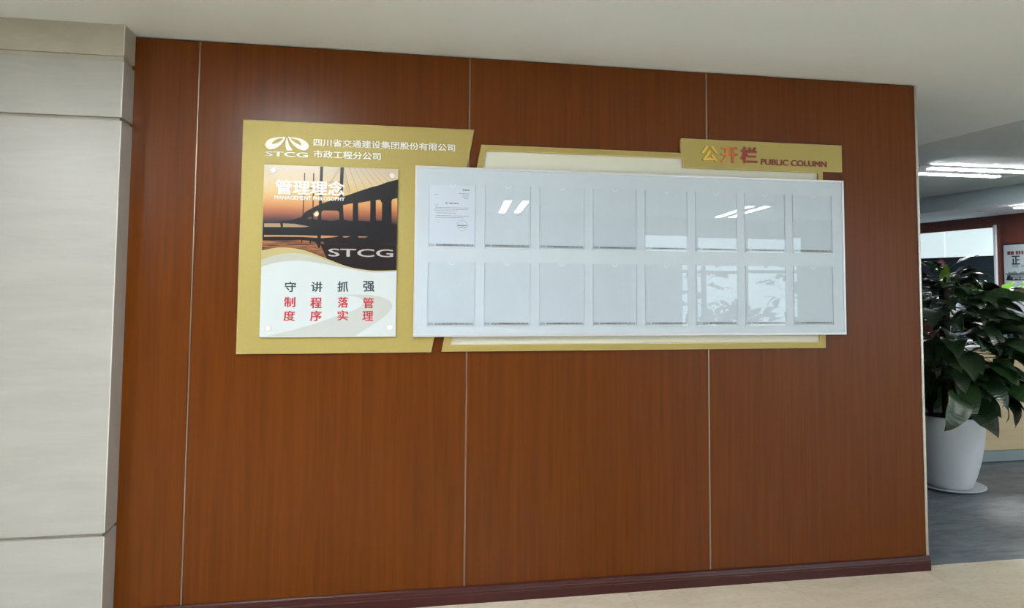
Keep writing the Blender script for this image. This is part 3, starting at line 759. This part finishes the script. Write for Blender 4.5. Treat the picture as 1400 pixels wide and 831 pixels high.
# ================================================================== PLANTS
def leaf_mesh(L, W, petiole, droop, fold, seed):
    """one leaf: petiole from the origin along +X, then a heart-shaped blade that bends down"""
    g = random.Random(seed); bm = bmesh.new()
    # petiole: arc rising then the blade
    px = [(petiole * t, 0, petiole * (.35 * t - .25 * t * t)) for t in (0, .35, .7, 1)]
    prev = None
    for i, (x, y, z) in enumerate(px):
        r = .004 - .0006 * i
        ring = [bm.verts.new((x, y + r * math.cos(a), z + r * math.sin(a))) for a in (0, 2.09, 4.19)]
        if prev:
            for k in range(3): bm.faces.new((prev[k], prev[(k + 1) % 3], ring[(k + 1) % 3], ring[k]))
        prev = ring
    x0, _, z0 = px[-1]
    n = 8; ang = .15; X, Z = x0, z0; spine = []
    for i in range(n + 1):
        spine.append((X, Z, ang)); X += L / n * math.cos(ang); Z += L / n * math.sin(ang); ang -= droop / n
    prof = [.42, .86, 1.0, .98, .88, .72, .52, .28, .0]
    rows_ = []
    for i, (X, Z, a) in enumerate(spine):
        w = W / 2 * prof[i] * g.uniform(.96, 1.04); row = []
        for s in (-1, -.5, 0, .5, 1):
            up = abs(s) * w * fold - (abs(s) ** 2) * w * .25
            wave = .006 * math.sin(i * 1.7 + s * 2 + seed)
            back = -.10 * L * abs(s) if i == 0 else 0
            dx = -math.sin(a) * up; dz = math.cos(a) * up + (wave if abs(s) == 1 else 0)
            row.append(bm.verts.new((X + dx + back, s * w, Z + dz)))
        rows_.append(row)
    for a, b in zip(rows_, rows_[1:]):
        for k in range(4):
            bm.faces.new((a[k], b[k], b[k + 1], a[k + 1]))
    bmesh.ops.remove_doubles(bm, verts=bm.verts, dist=1e-5)
    me = mesh(bm, 'leaf', smooth=True)
    return me
LEAVES = [leaf_mesh(.22, .135, .16, 1.0, .35, 1), leaf_mesh(.25, .15, .20, 1.35, .45, 2), leaf_mesh(.19, .12, .12, .7, .3, 3), leaf_mesh(.27, .15, .24, 1.6, .4, 4), leaf_mesh(.23, .13, .26, 1.15, .55, 5)]
for me in LEAVES: me.materials.append(leaf_dark)
YOUNG = leaf_mesh(.15, .085, .10, .5, .35, 6); YOUNG.materials.append(leaf_young)
FRESH = [leaf_mesh(.15, .10, .09, 1.0, .35, 7), leaf_mesh(.17, .11, .07, .6, .4, 8)]
for me in FRESH: me.materials.append(leaf_mid)
def put_leaf(parent, me, pos, az, pitch, roll, s):
    o = bpy.data.objects.new('leaf', me); COL.objects.link(o); o.parent = parent
    o.rotation_mode = 'XYZ'
    m = Matrix.Translation(Vector(pos)) @ Matrix.Rotation(az, 4, 'Z') @ Matrix.Rotation(-pitch, 4, 'Y') @ Matrix.Rotation(roll, 4, 'X') @ Matrix.Scale(s, 4)
    o.matrix_local = m
    return o
def pole_plant(name, loc, label, n, seed, pot_prof, top=1.60, cat='potted plant', spread=1.0, bottom=.76, group=None):
    g = random.Random(seed)
    t = thing(name, loc, label, cat, group)
    link('pot', mesh(lathe(pot_prof, 48), smooth=True), pot_m, t)
    rim = max(pot_prof, key=lambda p: p[1]); zr = rim[1]
    link('soil', mesh(lathe([(0, zr - .04), (rim[0] - .014, zr - .04), (rim[0] - .014, zr - .055), (0, zr - .055)], 32)), soil_m, t)
    pm = lathe([(0, zr - .05), (.034, zr - .05), (.036, zr + .3), (.034, top - .05), (.026, top - .02), (0, top - .015)], 16)
    for v in pm.verts:
        v.co.x *= g.uniform(.88, 1.1); v.co.y *= g.uniform(.88, 1.1)
    link('moss_pole', mesh(pm), moss_m, t)
    for i in range(n):
        u = (i + g.random()) / n
        z = bottom + (top - bottom) * u
        az = i * 2.39996 + g.uniform(-.35, .35)
        # reach of the foliage at this height
        reach = spread * (1.0 if u < .55 else 1.0 - .55 * (u - .55) / .45)
        k = g.randrange(5); me = LEAVES[k]
        pitch = g.uniform(-.5, .35) + (.5 * (u - .5)) - (.15 if u < .25 else 0)
        s = g.uniform(.8, 1.15) * reach
        rad = g.uniform(.02, .05) + (g.uniform(0, .16) * reach if u < .8 else 0)
        put_leaf(t, me, (rad * math.cos(az), rad * math.sin(az), z), az, pitch, g.uniform(-.7, .7), s)
    return t
POT = [(0, .022), (.138, .022), (.146, .027), (.175, .10), (.205, .21), (.228, .34), (.238, .46), (.236, .53), (.232, .537), (.226, .53), (.226, .44), (0, .44)]
POTC = (4.955, 1.40, 0)
plant = pole_plant('potted_plant', POTC, 'tall dark green climber on a moss pole in a white pot beside the wood wall', 262, 5, POT, top=1.54, spread=1.12)
gy = random.Random(21)
put_leaf(plant, YOUNG, (-.01, -.03, 1.40), -2.2, 1.2, .3, .95)['label'] = 'bright yellow green young leaf at the top'
for az, z, p, s in ((3.6, 1.55, .35, .9), (-.3, 1.58, .5, .8), (-1.2, 1.5, .2, .9)):
    put_leaf(plant, LEAVES[2], (.03 * math.cos(az), .03 * math.sin(az), z), az, p, 0, s)
# long leaves arching to the right
for az, z, p, ro, s in ((-.45, 1.30, -.15, .5, 1.35), (-.25, 1.22, -.1, -.3, 1.45), (-.6, 1.12, .0, .4, 1.45), (-.15, 1.05, .05, .2, 1.6), (-.5, .95, -.1, -.4, 1.5), (-.3, .88, .1, .3, 1.6), (-.7, .86, -.1, .2, 1.3), (-.1, .98, .15, 0, 1.7),
                        (-.35, .80, -.05, -.2, 1.5), (-.9, .80, -.1, .2, 1.15), (-1.2, .78, -.15, -.2, 1.1), (-1.6, .80, -.1, .2, 1.1), (-2.0, .78, -.15, .1, 1.15), (-2.5, .80, -.1, .1, 1.2), (-1.4, .9, -.3, .2, 1.2), (-1.8, 1.0, -.2, 0, 1.2)):
    put_leaf(plant, LEAVES[gy.choice((0, 1, 3))], (.05 * math.cos(az), .05 * math.sin(az), z), az, p, ro, s)
SAUC = [(0, .0), (.195, .0), (.215, .006), (.232, .022), (.236, .022), (.236, .027), (.228, .027), (.210, .012), (0, .012)]
s_ = link('plant_saucer', mesh(lathe([(r, z * .8) for r, z in SAUC], 56), smooth=True), pot_m, None, POTC)
tag(s_, 'shallow white saucer on the grey floor under the tall plant pot', 'saucer')
for c in plant.children:
    if c.name.startswith('pot'): c.location.z = -.0118

# plants seen only as reflections, in front of the windows behind the camera
BP = [(0, 0), (.13, 0), (.16, .2), (.19, .4), (.19, .44), (.18, .44), (.18, .40), (0, .40)]
pole_plant('potted_plant', (5.42, WIN_Y + 1.6, 0), 'potted climber before the windows behind the camera, mirrored in the sixth pocket', 44, 31, BP, top=1.75, spread=1.0, group='plants before the windows')
pole_plant('potted_plant', (6.78, WIN_Y + 1.6, 0), 'potted climber nearer the right window, mirrored in the seventh pocket', 44, 33, BP, top=1.8, spread=1.0, group='plants before the windows')
hb = thing('planter_box', (6.38, WIN_Y + .5, 0), 'low planter with a leafy hedge before the windows behind the camera', 'planter')
boxo('planter', 5.7, 7.1, WIN_Y + .35, WIN_Y + .65, 0, .7, desk_top_m, hb, .01)
g = random.Random(40)
for i in range(70):
    put_leaf(hb, LEAVES[g.randrange(5)], (g.uniform(-.6, .6), g.uniform(-.1, .1), .7 + g.uniform(0, .25)), g.uniform(0, 6.28), g.uniform(.1, 1.1), g.uniform(-.5, .5), g.uniform(.7, 1.0))

cb2 = thing('tall_cabinet', (5.3, WIN_Y + .3, 0), 'tall grey cabinet before the left end of the windows behind the camera', 'cabinet')
boxo('body', 4.75, 5.62, WIN_Y + .05, WIN_Y + .34, 0, 1.80, kick_m, cb2, .004)
for k in range(2):
    boxo('door', 4.77 + .425 * k, 5.175 + .425 * k, WIN_Y + .341, WIN_Y + .356, .06, 1.77, desk_top_m, cb2, .002)
# ================================================================== OFFICE BEYOND THE WALL
dk_ = thing('reception_desk', (5.5, 2.02, 0), 'light wood office desk with grey kick plate behind the tall plant', 'desk')
boxo('front_panel', 5.5, 8.2, 2.02, 2.045, .096, .93, dwood, dk_, .002)
boxo('kick_plate', 5.5, 8.2, 2.012, 2.045, .006, .094, kick_m, dk_, .001)
boxo('side_panel', 5.5, 5.525, 2.046, 2.70, .006, .93, dwood, dk_, .002)
boxo('side_panel', 8.175, 8.2, 2.046, 2.70, .006, .93, dwood, dk_, .002)
boxo('desktop', 5.48, 8.22, 2.0, 2.74, .931, .955, desk_top_m, dk_, .003)
boxo('plinth', 5.52, 8.18, 2.03, 2.10, 0, .02, black_plastic, dk_)
def office_chair(x, y, label, rz):
    t = thing('office_chair', (x, y, 0), label, 'chair', 'blue office chairs behind the desk', rz)
    bm = bmesh.new(); box(bm, -.24, .24, -.23, .23, .43, .50, .02); link('seat', mesh(bm), blue_m, t)
    bm = bmesh.new()
    box(bm, -.22, -.19, -.26, -.23, .58, 1.06, .008); box(bm, .19, .22, -.26, -.23, .58, 1.06, .008)
    box(bm, -.22, .22, -.26, -.23, 1.03, 1.06, .008); box(bm, -.22, .22, -.26, -.23, .58, .61, .008)
    box(bm, -.03, .03, -.27, -.24, .46, .60)
    link('back_frame', mesh(bm), black_plastic, t)
    for k in range(14):
        z = .625 + .029 * k
        bm = bmesh.new(); box(bm, -.19, .19, -.252, -.238, z, z + .017); link('back_slat', mesh(bm), blue_m, t)
    link('column', mesh(lathe([(0, .10), (.028, .10), (.028, .43), (0, .43)], 16)), black_plastic, t)
    for k in range(5):
        a = k * 2 * math.pi / 5
        bm = bmesh.new(); box(bm, .02, .28, -.018, .018, .065, .10, .006)
        o = link('base_arm', mesh(bm), black_plastic, t); o.rotation_euler = (0, 0, a)
        o2 = link('castor', mesh(lathe([(0, -.012), (.026, -.012), (.03, 0), (.026, .012), (0, .012)], 14)), black_plastic, t, (.27 * math.cos(a), .27 * math.sin(a), .0305))
        o2.rotation_euler = (math.pi / 2, 0, a)
    return t
office_chair(7.3, 3.35, 'blue slatted office chair behind the desk, right of the plant', .1)
office_chair(6.65, 3.2, 'blue office chair behind the desk, hidden by the plant leaves', -.2)
cb = thing('filing_cabinet', (8.0, 4.1, 0), 'grey office cabinet with a hedge of leaves standing behind the desk', 'cabinet')
boxo('body', 7.5, 9.5, 4.0, 4.42, 0, 1.15, desk_top_m, cb, .004)
for k in range(3):
    boxo('door', 7.52 + .66 * k, 8.16 + .66 * k, 3.985, 3.999, .06, 1.12, kick_m, cb, .002)
pb = thing('leafy_planter', (8.4, 4.2, 1.1505), 'row of bright green foliage on the cabinet below the poster', 'planter')
boxo('trough', 7.6, 9.4, 4.08, 4.34, 1.151, 1.29, pot_m, pb, .006)
for i in range(110):
    put_leaf(pb, FRESH[i % 2], (g.uniform(-.85, .95), g.uniform(-.1, .1), .12 + g.uniform(0, .12)), g.uniform(0, 6.28), g.uniform(-.2, .9), g.uniform(-.5, .5), g.uniform(.8, 1.15))
